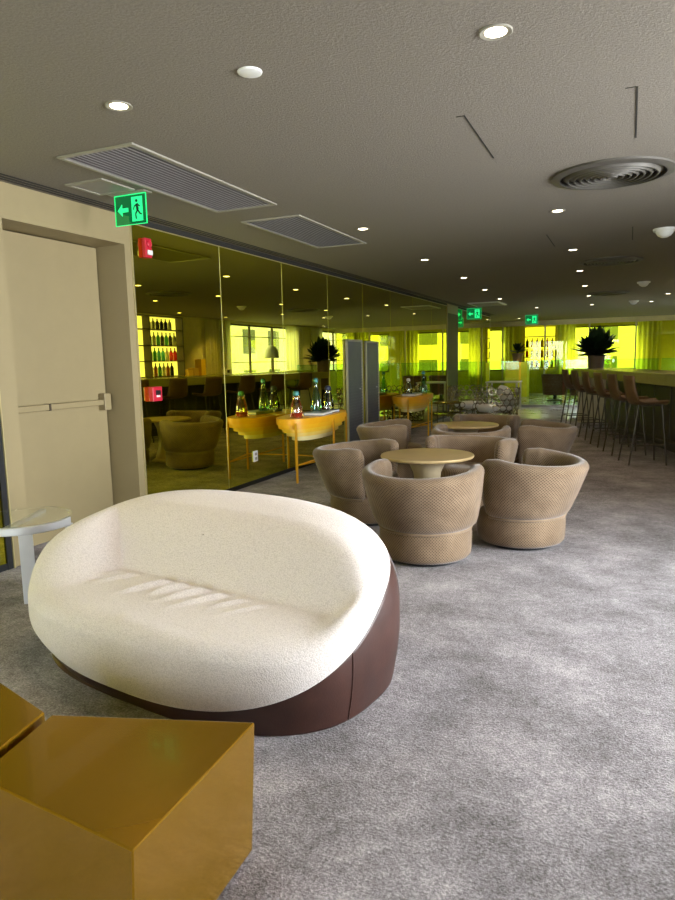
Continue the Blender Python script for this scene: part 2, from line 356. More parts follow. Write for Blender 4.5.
# ------------------------------------------------------------------ sofa
def build_sofa():
    S = thing('sofa', 'low rounded loveseat in cream boucle set into a brown leather shell', 'sofa', (2.022, 2.438, 0), -.156)
    a, b, hf, hb, zf, zb, rb, pw, N, ze, bf, bb, bk = .92, .558, .563, .75, .20, .298, .965, .421, 2.637, .749, .058, .682, .014
    NU = 220
    def plan(p):
        c, s = cos(p), sin(p); k = (abs(c)**N+abs(s)**N)**(-1/N); return k*c, k*s
    def smax(x, y, k):
        h = max(k-abs(x-y), 0)/k; return max(x, y)+h*h*k/4
    def smin(x, y, k): return -smax(-x, -y, k)
    def sstep(e0, e1, x):
        t = min(1, max(0, (x-e0)/(e1-e0))); return t*t*(3-2*t)
    CRS, CX = -.125, .165
    def cavity(x, y):
        d = CRS-y
        seat = .385 - .03*sstep(.0, .42, d)
        # gathers in the seat cloth, running forward and left from the crease
        for k, x0 in enumerate((-.33, -.25, -.02, .09, .20, .31, .42, .53)):
            amp = (.012, .018, .026, .028, .026, .020, .014, .010)[k]; xl = x0 - .8*d
            if d > 0: seat += amp*math.exp(-((x-xl)/.017)**2)*sstep(.01, .07, d)*(1-sstep(.10, .20+.04*(k % 3), d))
        back = .385 + (y-CRS)*1.5
        fade = 1-sstep(-.02, .40, d)
        lft = .385 + ((CX-.58)-x)*1.15*fade - .05*(1-fade)
        rgt = .385 + (x-(CX+.65))*1.7*fade - .05*(1-fade)
        z = smax(seat, back, .008)
        return smax(z, smax(lft, rgt, .01), .09 if x > 0 else .010)
    def curve(ux, uy):                      # outer profile of the pod along one plan direction, from the floor to the middle
        o = []; e = zf+(zb-zf)*(uy+1)/2
        for q in range(30): sq = q/30; rq = rb-.035+.035*ux-.03*(1-uy)*(1-ux)*.5; o.append((rq+(1-rq)*sin(sq*PI/2), .0+e*sq))
        for q in range(220):
            th = q/219*PI/2; r = max(cos(th), 0)**pw if q < 219 else 0; t = (uy*r+1)/2; o.append((r, e+(hf+(hb-hf)*t-e)*sin(th)**ze))
        return o
    up, lo = [], []
    for i in range(NU):
        p = 2*PI*i/NU; ux, uy = plan(p); cv = curve(ux, uy); zb_ = bf+(bb-bf)*(uy+1)/2+bk*ux
        k = next(q for q in range(len(cv)) if cv[q][1] >= zb_); r0, z0 = cv[k-1]; r1, z1 = cv[k]; f = (zb_-z0)/max(1e-6, z1-z0); bp_ = (r0+(r1-r0)*f, zb_)
        def resample(pts, n):
            L = [0]
            for q in range(1, len(pts)): L.append(L[-1]+math.hypot((pts[q][0]-pts[q-1][0])*.7, pts[q][1]-pts[q-1][1]))
            o = []; j = 1
            for q in range(n):
                t = L[-1]*q/(n-1)
                while j < len(L)-1 and L[j] < t: j += 1
                w_ = (t-L[j-1])/max(1e-9, L[j]-L[j-1]); o.append((pts[j-1][0]+(pts[j][0]-pts[j-1][0])*w_, pts[j-1][1]+(pts[j][1]-pts[j-1][1])*w_))
            return o
        # shell below the border
        sh = resample(cv[:k]+[bp_], 26); row = [(0, 0, .0), (a*ux*.9, b*uy*.9, 0)]
        for r, z in sh: row.append((a*ux*r, b*uy*r, max(z, .004)))
        r, z = sh[-1]; row += [(a*ux*(r-.03), b*uy*(r-.03), z), (a*ux*(r-.06), b*uy*(r-.06), z-.01)]; lo.append(row)
        # upholstery above it, standing slightly proud
        m_ = max(k, next(q for q in range(31, len(cv)) if cv[q][0] < .93)); us = resample([bp_]+cv[k:m_]+[(min(bp_[0], .93), max(cv[m_][1], zb_))], 26)
        row = [(a*ux*(bp_[0]-.04), b*uy*(bp_[0]-.04), zb_-.006)]; K = 95; rl = us[-1][0]
        seq = us + [(max(rl*(1-j/K), .003), None) for j in range(1, K+1)]
        for q, (r, z) in enumerate(seq):
            if z is None:
                th = math.acos(min(1, r**(1/pw))); t = (uy*r+1)/2; e = zf+(zb-zf)*(uy+1)/2; z = e+(hf+(hb-hf)*t-e)*sin(th)**ze
            g = 1+.014*min(1, q/5)
            x, y = a*ux*r*g, b*uy*r*g; kk = .02+(.06+.13*sstep(.1, -.35, y))*sstep(.20, .36, z)
            row.append((x, y, smin(z, cavity(x, y), kk) if q > 3 else z))
        up.append(row)
    M().grid(up, closeu=True).build('upholstery', 'boucle', S, smooth=180)['label'] = 'cream boucle seat, back and arms'
    shl = M().grid(lo, closeu=True).build('shell', 'leather', S, smooth=180); shl['label'] = 'dark brown leather outer shell'
    for p in (-.30, PI+.42, .55, PI-.55):
        i = int((p % (2*PI))/(2*PI)*NU); M().tube([(x*1.001, y*1.001, z) for x, y, z in lo[i][3:-2]], .003, 6).build('seam', 'leather', shl, smooth=60)
build_sofa()

# ------------------------------------------------------------------ gold tables
def prism_thing(name, poly, ztop, label, mat, taper=.0, plinth=.012):
    cx = sum(p[0] for p in poly)/len(poly); cy = sum(p[1] for p in poly)/len(poly)
    t = thing(name, label, 'coffee table', (cx, cy, 0), 0, 'gold lacquered table segments')
    loc = [(p[0]-cx, p[1]-cy) for p in poly]
    bm_ = M().prism(loc, plinth, ztop)
    bm_.v = [(x-taper if (z < .1 and x > .1) else x, y, z) for x, y, z in bm_.v]
    bm_.build('body', mat, t, bevel=.004, segs=3)
    M().prism([(x*.8, y*.8) for x, y in loc], 0, plinth).build('plinth', 'black', t)
prism_thing('coffee_table', [(2.352, 1.240), (2.408, .965), (2.913, .917), (2.897, 1.414)], .396, 'gold lacquered wedge table nearest the camera, in front of the sofa', 'gold', .025)
prism_thing('coffee_table', [(2.322, 1.243), (2.054, 1.322), (1.72, 1.30), (1.70, .93), (2.378, .965)], .396, 'gold lacquered table segment cut off by the left edge of the photo', 'gold')

# ------------------------------------------------------------------ side table
T = thing('side_table', 'round silver side table with a glass top beside the exit door', 'side table', (.47, 2.80, 0))
P = []
for i in range(49):
    an = .42 - 3.3*i/48; P.append([(r*cos(an), r*sin(an), z) for r, z in ((.258, .402), (.272, .402), (.276, .406), (.276, .445), (.272, .449), (.258, .449))])
rg = M().grid(P, closev=True); rg.f += [tuple(range(6)), tuple(48*6+q for q in range(6))[::-1]]; rg.build('frame_band', 'steel', T, smooth=40)
M().lathe([(0, .449), (.268, .449), (.27, .452), (.268, .457), (0, .457)], 56).build('glass_top', 'clear', T, smooth=30)
for an in (.40, -.72, -2.86): M().box((.264*cos(an), .264*sin(an), .2015), (.02, .075, .403), an).build('leg', 'steel', T, bevel=.003)
M().box((.0, 0, .435), (.03, .5, .022), .4).build('cross_bar', 'steel', T, bevel=.003)

# ------------------------------------------------------------------ tub chairs
def make_chair(label, group):
    C = thing('tub_chair', label, 'armchair', (0, 0, 0), 0, group)
    # base drum
    prof = [(.0, .024), (.26, .024), (.292, .03), (.308, .05), (.312, .09), (.314, .19), (.308, .22), (.29, .236), (.0, .24)]
    n = 64; P = []; uv = []; L = 0; Ls = [0]
    for q in range(1, len(prof)): L += math.hypot(prof[q][0]-prof[q-1][0], prof[q][1]-prof[q-1][1]); Ls.append(L)
    v = []; f = []; k = len(prof)
    for i in range(n+1):
        an = 2*PI*i/n
        for q, (r, z) in enumerate(prof): v.append((r*cos(an), r*sin(an), z)); uv.append((an*.33, Ls[q]))
    m = M(); m.v = v; m.f = [(i*k+q, (i+1)*k+q, (i+1)*k+q+1, i*k+q+1) for i in range(n) for q in range(k-1)]
    m.build('base', 'velvet', C, smooth=50, uvs=uv)
    M().lathe([(0, 0), (.24, 0), (.25, .01), (.25, .028), (0, .028)], 40).build('plinth', 'black', C, smooth=30)
    # wraparound back: a padded wall swept from one arm tip to the other, flaring towards the back
    span = math.radians(114); NA = 72; sec = []
    rows = []; uvr = []
    for i in range(NA+1):
        u = -1+2*i/NA; an = -PI/2 + u*span            # -90 deg is the back
        bk = max(0, cos(u*span)); bk = bk**.8         # 1 at the back, 0 at the sides
        side = 1-bk
        rim = .615 + .04*side - .012*max(0, abs(u)-.8)/.2
        rb_, rt = .318, .392*side + .462*bk   # radius low, radius at the rim
        e = 1.0
        tip = max(0, (abs(u)-.93)/.07); e = math.sqrt(max(0.0, 1-tip*tip)) if tip > 0 else 1
        th = .095; z0 = .228; row = []; ur = []
        loop = []
        nz = 12
        for q in range(nz+1): s = q/nz; loop.append((s, 1))     # outside going up
        for q in range(1, 8): a_ = PI*q/8; loop.append((1, cos(a_), sin(a_)))   # rolled rim
        for q in range(nz, -1, -1): loop.append((q/nz, -1))     # inside going down
        for q, it in enumerate(loop):
            s = it[0]; off = it[1]*th/2*e; zz = z0+(rim-th/2-z0)*s; extra = it[2]*th/2*e if len(it) == 3 else 0
            if tip > 0: zz = z0 + (zz-z0)*(1-.06*(1-e)) ; 
            rr = rb_+(rt-rb_)*(s**(.42*side+.85*bk)) - th/2 + off
            if s < .09 and it[1] > 0: rr -= .012*(1-s/.09)
            row.append((rr*cos(an), rr*sin(an), zz+extra)); ur.append((an*.37, q*.028))
        rows.append(row); uvr += ur
    m = M().grid(rows, closev=True)
    k = len(rows[0]); m.f.append(tuple(range(k))[::-1]); m.f.append(tuple(NA*k+q for q in range(k)))
    bkr = m.build('backrest', 'velvet', C, smooth=60, uvs=uvr)
    # welt along the foot of the back and along the rim
    pts = []
    for i in range(49):
        u = -1+2*i/48; an = -PI/2+u*span*.97; pts.append((.312*cos(an), .312*sin(an), .229))
    M().tube(pts, .009, 8).build('piping', 'velvet', bkr, smooth=60)
    # seat cushion
    prof = [(0, .25), (.235, .238), (.25, .27), (.262, .31), (.262, .365), (.24, .392), (.15, .402), (0, .405)]
    v = []; uv = []; k = len(prof)
    for i in range(n+1):
        an = 2*PI*i/n
        for q, (r, z) in enumerate(prof): v.append((r*cos(an), r*sin(an)+.015, z)); uv.append((r*cos(an), r*sin(an)))
    m = M(); m.v = v; m.f = [(i*k+q, (i+1)*k+q, (i+1)*k+q+1, i*k+q+1) for i in range(n) for q in range(k-1)]
    m.build('seat', 'velvet', C, smooth=50, uvs=uv)
    return C
GC = 'tub chairs around the pedestal tables'
ch = make_chair('tan dotted tub chair showing its back, nearest the sofa', GC)
T1 = (2.345, 4.99)
CH = [((2.54, 4.265), -.06), ((3.09, 4.85), PI/2-.28), ((1.78, 5.13), -PI/2-.1), ((2.50, 5.78), PI-.2)]
CL1 = ['tan dotted tub chair showing its back, nearest the sofa', 'tan dotted tub chair at the right of the front pedestal table, out on open carpet',
       'tan dotted tub chair at the left of the front pedestal table, beside the yellow console', 'tan dotted tub chair behind the front pedestal table, facing the sofa']
CL2 = ['tub chair whose curved back stands just in front of the rear pedestal table', 'tub chair at the right of the rear pedestal table, nearest the bar stools',
       'tub chair at the left of the rear pedestal table, beside the mirror', 'tub chair behind the rear pedestal table, in front of the wire chairs']
T2 = (2.105, 7.40)
for i, ((x, y), rz) in enumerate(CH):
    if i == 0: ch.location = (x, y, 0); ch.rotation_euler = (0, 0, rz)
    else: dup(ch, (x, y, 0), rz, CL1[i])
for i, ((x, y), rz) in enumerate([((2.31, 6.80), -.03), ((2.86, 7.22), PI/2+.1), ((1.42, 7.02), -PI/2+.25), ((2.18, 8.14), PI-.05)]): dup(ch, (x, y, 0), rz, CL2[i])

# ------------------------------------------------------------------ pedestal tables
def ped_table(loc, label):
    t = thing('pedestal_table', label, 'table', (loc[0], loc[1], 0), 0, 'round champagne pedestal tables')
    M().lathe([(0, .572), (.335, .572), (.362, .58), (.366, .59), (.362, .599), (.35, .601), (0, .601)], 64).build('tabletop', 'goldwood', t, smooth=40)
    M().lathe([(0, 0), (.19, 0), (.2, .008), (.198, .02), (.15, .05), (.105, .2), (.095, .32), (.11, .46), (.15, .55), (.18, .5725), (0, .5725)], 48).build('pedestal', 'goldped', t, smooth=40)
ped_table(T1, 'round champagne topped pedestal table among the four front tub chairs')
ped_table(T2, 'smaller looking round pedestal table among the rear tub chairs')

# ------------------------------------------------------------------ yellow consoles
def oval(ax, ay, n=64, N=2.3):
    o = []
    for i in range(n):
        p = 2*PI*i/n; c, s = cos(p), sin(p); k = (abs(c)**N+abs(s)**N)**(-1/N); o.append((ax*k*c, ay*k*s))
    return o
def console(loc, rz, label):
    t = thing('console_table', label, 'console table', (loc[0], loc[1], 0), rz, 'stepped yellow console tables')
    tiers = [('tabletop', .28, .72, .646, .714, 'orange'), ('tier', .268, .69, .598, .646, 'amber'), ('tier', .24, .62, .55, .598, 'yellow'), ('tier', .205, .54, .502, .55, 'lemon'), ('tier', .165, .44, .446, .502, 'straw')]
    for nme, ax, ay, z0, z1, mt in tiers: M().prism(oval(ax, ay), z0, z1).build(nme, mt, t, smooth=40)
    for (x, y) in ((.12, -.69), (.275, -.02), (.14, .68), (-.272, .05)):
        M().b2(x-.011, x+.011, y-.011, y+.011, 0, .67).build('leg', 'yleg', t, bevel=.002)
    M().tube([(.12, -.69, .2), (.14, .68, .2)], .008, 6).tube([(.275, -.02, .2), (-.272, .05, .2)], .008, 6).tube([(.12, -.69, .2), (.275, -.02, .2)], .008, 6).build('stretcher', 'yleg', t, smooth=40)
C1 = (.325, 7.12); C2 = (.325, 11.17)
console(C1, 0, 'stepped yellow and orange console table on thin legs, nearest along the mirror')
console(C2, 0, 'stepped yellow console table beyond the two tall grey panels')

def bottle(loc, prof, mat, capz, capr, capmat, label, group, fill=None, hcap=.05, capname='stopper', s=1):
    t = thing('decorative_bottle', label, 'bottle', (loc[0], loc[1], loc[2]), 0, group)
    M().lathe([(r*s, z*s) for r, z in prof], 28).build('glass', mat, t, smooth=40)
    M().lathe([(0, capz*s), (capr*s, capz*s), (capr*s*1.1, (capz+hcap*.5)*s), (capr*.8*s, (capz+hcap*.9)*s), (0, (capz+hcap)*s)], 20).build(capname, capmat, t, smooth=40)
    if fill: M().lathe([(0, .006*s), ((prof[1][0]-.007)*s, .006*s), ((prof[2][0]-.007)*s, fill*s), (0, fill*s)], 24).build('liquid', 'redliq' if fill < .06 else 'tealcap', t, smooth=40)
    return t
PB = [(0, 0), (.055, 0), (.062, .03), (.06, .08), (.045, .16), (.028, .23), (.02, .28), (.022, .30), (.026, .305), (.0, .306)]
PC = [(0, 0), (.06, 0), (.066, .05), (.058, .11), (.042, .17), (.034, .20), (.04, .215), (.0, .216)]
GB = 'decorative bottles on the near yellow console'
bottle((.36, 6.62, .714), PC, 'bamber', .216, .03, 'tealcap', 'short pinkish bottle with red liquid at the near end of the yellow console', GB, .05, s=1.15)
bottle((.36, 7.14, .749), PB, 'bgreen', .306, .026, 'tealcap', 'tall green glass bottle with a teal stopper standing on the grey book', GB, s=1.12)
bottle((.38, 7.44, .744), PC, 'bclear', .216, .034, 'cap', 'clear bottle with a navy cap standing on the small navy book', GB, s=1.12)
def book(loc, rz, d, cov, label, group):
    t = thing('book', label, 'book', loc, rz, group)
    w_, l_, h_ = d
    M().box((0, 0, h_-.003), (w_, l_, .006)).box((0, 0, .003), (w_, l_, .006)).box((-w_/2+.003, 0, h_/2), (.006, l_, h_)).build('cover', cov, t)
    M().box((.001, 0, h_/2), (w_-.012, l_-.012, h_-.013)).build('pages', 'paper', t)
book((.42, 7.07, .714), .1, (.24, .36, .035), 'bookgrey', 'large grey book under the tall green bottle', 'books on the near console')
book((.40, 7.43, .714), -.1, (.17, .22, .03), 'booknavy', 'small navy book under the bottle with the navy cap', 'books on the near console')
GB2 = 'bottles on the far console'
bottle((.38, 11.6, .714), PB, 'bgreen', .306, .026, 'tealcap', 'green bottle on the far console, left of the dark pillar', GB2, s=1.15)
bottle((.32, 10.9, .749), PC, 'bclear', .216, .03, 'white', 'small clear bottle on the book of the far console', GB2)
book((.34, 11.05, .714), .05, (.24, .5, .035), 'bookgrey', 'flat grey book on the far yellow console', 'books on the far console')

# ------------------------------------------------------------------ tall ribbed panels on the mirror
def panel(y0, y1, zt, label):
    t = thing('ribbed_panel', label, 'panel', (.005, (y0+y1)/2, 0), 0, 'tall ribbed panels on the mirror'); hw = (y1-y0)/2
    M().b2(0, .035, -hw, -hw+.03, 0, zt).b2(0, .035, hw-.03, hw, 0, zt).b2(0, .035, -hw, hw, zt-.03, zt).b2(0, .035, -hw, hw, 0, .03).build('frame', 'panelframe', t, bevel=.004)
    m = M().b2(0, .02, -hw+.03, hw-.03, .03, zt-.03)
    k = 36
    for i in range(k):
        z = .035+(zt-.075)*i/k; m.b2(.02, .03, -hw+.031, hw-.031, z, z+(zt-.075)/k*.55)
    m.build('grille', 'slate', t)
    M().lathe([(0, 0), (.015, 0), (.015, .012), (0, .014)], 16).build('lock', 'steel', t, loc=(.03, hw-.12, zt*.55))
panel(8.90, 9.50, 1.645, 'tall grey ribbed panel on the mirror, nearer of the two')
panel(9.66, 10.22, 1.635, 'tall grey ribbed panel on the mirror, farther of the two')

# ------------------------------------------------------------------ small wall fittings
t = thing('fire_alarm_sounder', 'red fire alarm sounder with a white strobe high on the mirror', 'fire alarm', (.0, 4.625, 2.24))
M().b2(.001, .04, -.04, .04, 0, .16).build('housing', 'red', t, bevel=.006)
M().b2(.045, .058, -.03, .03, .02, .06).build('strobe', 'white', t, bevel=.004)
sg_ = M().lathe([(0, 0), (.03, 0), (.028, .008), (.02, .012), (0, .012)], 20).build('sounder_grille', 'red', t, loc=(.045, 0, .11))
sg_.rotation_euler = (0, PI/2, 0)
t = thing('fire_call_point', 'red manual call point box on the mirror beside the exit door', 'fire alarm', (.0, 4.62, 1.03))
M().b2(.001, .05, -.062, .062, 0, .125).build('housing', 'red', t, bevel=.006)
M().b2(.05, .054, -.025, .035, .055, .095).build('glass_plate', 'black', t)
M().b2(.05, .053, -.02, .03, .035, .05).build('label_strip', 'white', t)
t = thing('power_outlet', 'white wall socket low on the mirror behind the near console', 'socket', (.0, 6.28, .25))
M().b2(.001, .012, -.045, .045, 0, .12).build('plate', 'white', t, bevel=.003)
M().b2(.012, .016, -.02, .02, .02, .05).b2(.012, .016, -.02, .02, .07, .1).build('receptacle', 'trimgrey', t)

# ------------------------------------------------------------------ ceiling fittings
def downlight(x, y, label, power=16, big=1.0):
    t = thing('downlight', label, 'ceiling light', (x, y, H), 0, 'recessed ceiling downlights')
    r = .062*big; n = 32; P = []
    pr = [(r*1.0, 0), (r*1.0, -.004), (r*.95, -.006), (r*.82, -.005), (r*.70, -.002), (r*.64, -.002)]
    for i in range(n): an = 2*PI*i/n; P.append([(q*cos(an), q*sin(an), z) for q, z in pr])
    M().grid(P, True).build('trim_ring', 'trimgrey', t, smooth=40)
    M().lathe([(0, -.0035), (r*.66, -.0035), (r*.66, -.001), (0, -.001)], 24).build('lamp', 'lamp', t, smooth=30)
    d = bpy.data.lights.new('downlight_beam', 'SPOT'); d.energy = power; d.color = (1, .74, .46); d.spot_size = math.radians(105); d.spot_blend = .8; d.shadow_soft_size = .05
    o = bpy.data.objects.new('downlight_beam', d); COL.objects.link(o); o.parent = t; o.location = (0, 0, -.02)
DL = [(3.282, 2.666, 'large round downlight near the top right of the photo', 14), (1.557, 2.593, 'round downlight above the sofa, left of the white disc', 24),
      (1.481, 5.892, 'downlight beyond the second slatted ceiling grille, first of the mirror side row', 16), (1.435, 8.083, 'second downlight of the row along the mirror', 16),
      (1.432, 10.198, 'third downlight of the row along the mirror', 16), (1.35, 12.214, 'fourth downlight of the row along the mirror', 16), (1.252, 14.285, 'fifth downlight of the row along the mirror', 16),
      (3.187, 6.003, 'downlight just beyond the nearest round diffuser', 16), (3.139, 8.257, 'second downlight beyond the nearest round diffuser', 16), (3.081, 10.335, 'downlight just past the middle round diffuser', 16),
      (3.017, 12.599, 'downlight short of the farthest round diffuser, middle row', 16), (2.968, 14.763, 'downlight past the farthest round diffuser, middle row', 16),
      (4.85, 6.0, 'downlight over the near end of the bar, outside the frame', 16), (4.75, 8.3, 'second downlight over the bar', 16), (4.55, 10.4, 'third downlight over the bar', 16),
      (4.45, 15.3, 'downlight near the right edge, beyond the white domes', 16), (4.2, 17.3, 'last downlight near the right edge', 16), (6.1, 11.2, 'downlight before the bottle shelf, seen only in the mirror, first', 55), (6.1, 13.2, 'downlight before the bottle shelf, seen only in the mirror, second', 55), (6.1, 15.2, 'downlight beyond the bottle shelf, seen only in the mirror', 55), (6.1, 21.4, 'downlight past the mirrored window, seen only in the mirror', 30), (1.6, 17.5, 'downlight before the glass balustrade, left', 16), (2.9, 17.4, 'downlight before the glass balustrade, middle', 16), (.5, 22.0, 'small distant downlight added to brighten the yellow plinth', 60)]  # last entry is an added lamp that brightens the yellow plinth
for x, y, lb, p in DL: downlight(x, y, lb, p)
t = thing('ceiling_disc', 'plain flat white disc on the ceiling above the sofa', 'detector', (2.291, 2.552, H))
M().lathe([(0, -.008), (.045, -.008), (.05, -.006), (.052, 0), (0, 0)], 32).build('cover', 'white', t, smooth=40)
for i, (x, y, lb) in enumerate(((4.049, 7.379, 'white dome detector at the right edge, nearest of the three'), (3.954, 12.528, 'white dome detector past the middle round diffuser'), (3.822, 16.826, 'farthest white dome detector'))):
    t = thing('dome_detector', lb, 'detector', (x, y, H), 0, 'white dome detectors')
    M().lathe([(0, -.025), (.1, -.025), (.105, -.012), (.105, 0), (0, 0)], 32).build('base', 'white', t, smooth=40)
    M().lathe([(0, -.085), (.03, -.082), (.06, -.065), (.078, -.04), (.082, -.024)], 32).build('dome', 'white', t, smooth=60)
for i, (x, y, lb) in enumerate(((3.63, 4.99, 'large round ringed air diffuser, nearest'), (3.513, 9.48, 'round air diffuser in the middle of the ceiling'), (3.36, 14.312, 'farthest round air diffuser'))):
    t = thing('round_diffuser', lb, 'air vent', (x, y, H), 0, 'round ceiling air diffusers')
    def ring(r0, r1, z0, z1, nm, mt):
        P = []
        for k in range(56):
            an = 2*PI*k/56; P.append([(r*cos(an), r*sin(an), z) for r, z in ((r1, 0), (r1, z0), (r1-.012, z0-.003), (r0, z1), (r0-.008, z1), (r0-.004, 0))])
        M().grid(P, True, True).build(nm, mt, t, smooth=35)
    ring(.34, .385, -.012, -.022, 'rim', 'diffdark')
    for q in range(7): ring(.285-.042*q, .31-.042*q, -.006, -.03, 'vane_ring', 'diffdark')
    M().lathe([(0, -.03), (.02, -.028), (.025, 0), (0, 0)], 24).build('hub', 'diffdark', t, smooth=40)
    M().lathe([(0, -.002), (.342, -.002), (.342, 0), (0, 0)], 56).build('backing', 'gap', t)
def grille(x0, x1, y0, y1, label):
    t = thing('ceiling_grille', label, 'air vent', ((x0+x1)/2, (y0+y1)/2, H), 0, 'slatted ceiling grilles'); a, b = (x1-x0)/2, (y1-y0)/2; fw = .028
    M().b2(-a, a, -b, -b+fw, -.012, 0).b2(-a, a, b-fw, b, -.012, 0).b2(-a, -a+fw, -b+fw, b-fw, -.012, 0).b2(a-fw, a, -b+fw, b-fw, -.012, 0).build('frame', 'trimgrey', t, bevel=.003)
    m = M(); k = 14
    for i in range(k):
        x = -a+fw+(2*a-2*fw)*(i+.5)/k; m.box((x, 0, -.005), (.018, 2*b-2*fw, .004), 0, Matrix.Rotation(.35, 3, 'Y'))
    m.build('louvre', 'grille', t); M().b2(-a+fw, a-fw, -b+fw, b-fw, -.001, 0).build('backing', 'diffdark', t)
grille(.715, 1.265, 3.02, 4.65, 'long slatted ceiling grille nearest the exit sign')
grille(.68, 1.245, 5.06, 6.60, 'second slatted ceiling grille farther along the mirror')
t = thing('ceiling_hatch', 'small pale square ceiling panel beside the exit sign', 'ceiling panel', (.46, 3.64, H))
M().b2(-.15, .15, -.15, .15, -.006, 0).build('panel', 'grille', t); M().b2(-.16, .16, -.16, -.13, -.01, 0).b2(-.16, .16, .13, .16, -.01, 0).b2(-.16, -.13, -.13, .13, -.01, 0).b2(.13, .16, -.13, .13, -.01, 0).build('frame', 'trimgrey', t)
t = thing('ceiling_vent', 'pale square ceiling vent at the end of the mirror wall', 'air vent', (.78, 15.4, H))
M().b2(-.35, .35, -.5, .5, -.02, 0).build('frame', 'white', t, bevel=.004)
m = M()
for i in range(8): m.b2(-.3, .3, -.43+.11*i, -.37+.11*i, -.026, -.02)
m.build('louvre', 'trimgrey', t)
struct(M().b2(2.977, 2.985, 3.468, 4.25, H-.002, H+.001).b2(2.94, 2.985, 3.463, 3.468, H-.002, H+.001).build('trim_6', 'gap'))
struct(M().b2(3.765, 3.773, 3.468, 4.25, H-.002, H+.001).b2(3.72, 3.765, 3.463, 3.468, H-.002, H+.001).build('trim_7', 'gap'))
struct(M().b2(2.972, 2.98, 7.1, 7.9, H-.002, H+.001).b2(3.76, 3.768, 7.1, 7.9, H-.002, H+.001).build('trim_8', 'gap'))

def exit_sign(loc, label, k=1.0):
    t = thing('exit_sign', label, 'exit sign', loc, 0, 'hanging green exit signs')
    W, Hh = .235*k, .175*k
    M().b2(-W/2-.02, W/2+.02, -.045, .045, -.012, 0).build('ceiling_plate', 'trimgrey', t, bevel=.003)
    ap = M().b2(-W/2, W/2, -.004, .004, -.012-Hh, -.012).build('acrylic_plate', 'exitplate', t)
    M().b2(-W/2, W/2, -.0045, .0045, -.017, -.011).b2(-W/2, -W/2+.003, -.0045, .0045, -.012-Hh, -.012).b2(W/2-.003, W/2, -.0045, .0045, -.012-Hh, -.012).b2(-W/2, W/2, -.0045, .0045, -.012-Hh, -.009-Hh).build('lit_edge', 'exitgreen', t)
    z = -.012-Hh*.5
    def flat(poly, y, nm, mt, th=.002):
        v = [(a*k, y, b*k+z) for a, b in poly] + [(a*k, y-th, b*k+z) for a, b in poly]; n = len(poly)
        M().add(v, [tuple(range(n)), tuple(range(n, 2*n))[::-1]] + [(i, n+i, n+(i+1) % n, (i+1) % n) for i in range(n)]).build(nm, mt, ap)
    flat([(-.095, 0), (-.06, .035), (-.06, .012), (-.015, .012), (-.015, -.012), (-.06, -.012), (-.06, -.035)], -.0045, 'arrow', 'exitgreen')
    flat([(.012, -.07), (.092, -.07), (.092, .07), (.012, .07)], -.0045, 'pictogram_panel', 'exitgreen')
    m = M()
    def limb(p, q, wd):
        d = Vector((q[0]-p[0], q[1]-p[1])); nrm = Vector((-d.y, d.x)).normalized()*wd/2
        poly = [(p[0]+nrm.x, p[1]+nrm.y), (q[0]+nrm.x, q[1]+nrm.y), (q[0]-nrm.x, q[1]-nrm.y), (p[0]-nrm.x, p[1]-nrm.y)]
        v = [(a*k, -.007, b*k+z) for a, b in poly] + [(a*k, -.0085, b*k+z) for a, b in poly]
        m.add(v, [(0, 1, 2, 3), (7, 6, 5, 4), (0, 4, 5, 1), (1, 5, 6, 2), (2, 6, 7, 3), (3, 7, 4, 0)])
    limb((.052, .03), (.056, -.005), .018); limb((.056, -.005), (.04, -.03), .01); limb((.04, -.03), (.044, -.058), .009); limb((.056, -.005), (.072, -.028), .01); limb((.072, -.028), (.086, -.034), .009)
    limb((.05, .026), (.032, .014), .008); limb((.032, .014), (.026, -.004), .007); limb((.056, .026), (.074, .012), .008)
    hd = [(.05+.009*cos(2*PI*i/12), .046+.009*sin(2*PI*i/12)) for i in range(12)]
    v = [(a*k, -.007, b*k+z) for a, b in hd] + [(a*k, -.0085, b*k+z) for a, b in hd]; m.add(v, [tuple(range(12)), tuple(range(12, 24))[::-1]])
    m.build('running_figure', 'exitdark', ap)
exit_sign((.52, 3.86, H), 'green glowing exit sign with arrow and running figure by the exit door', 1.18)
exit_sign((.24, 16.5, H), 'distant green exit sign beyond the dark pillar', 1.5)
exit_sign((1.1, 20.4, H), 'smallest green exit sign over the far end', 1.5)

# ------------------------------------------------------------------ bar
bd = Vector((-.2972, .9548, 0)); bn = Vector((.9548, .2972, 0)); B0 = Vector((4.3, 9.225, 0))
def bp(s, n): p = B0+bd*s+bn*n; return (p.x, p.y)
t = thing('bar_counter', 'long bar counter with a thick pale top on the right', 'bar counter', (B0.x, B0.y, 0))
def bpl(s, n): p = bd*s+bn*n; return (p.x, p.y)
M().prism([bpl(-4.2, 0), bpl(-4.2, .75), bpl(5.3, .75), bpl(5.3, 0)], .93, 1.08).build('countertop', 'bartop', t, bevel=.006)
M().prism([bpl(-4.1, .30), bpl(-4.1, .70), bpl(3.7, .70), bpl(3.7, .30)], 0, .93).build('bar_front', 'barbody', t, bevel=.004)
m = M()
for i in range(13): m.prism([bpl(-4.1+.62*i, .28), bpl(-4.1+.62*i, .30), bpl(-3.52+.62*i, .30), bpl(-3.52+.62*i, .28)], .1, .88)
m.build('front_panelling', 'barbody', t, bevel=.004)
p0, p1 = bpl(-4.1, .16), bpl(3.7, .16); M().tube([(p0[0], p0[1], .18), (p1[0], p1[1], .18)], .018, 8).build('foot_rail', 'stoolleg', t, smooth=40)
M().prism([bpl(5.0, .08), bpl(5.0, .68), bpl(5.12, .68), bpl(5.12, .08)], 0, .93).build('end_panel', 'wall', t)
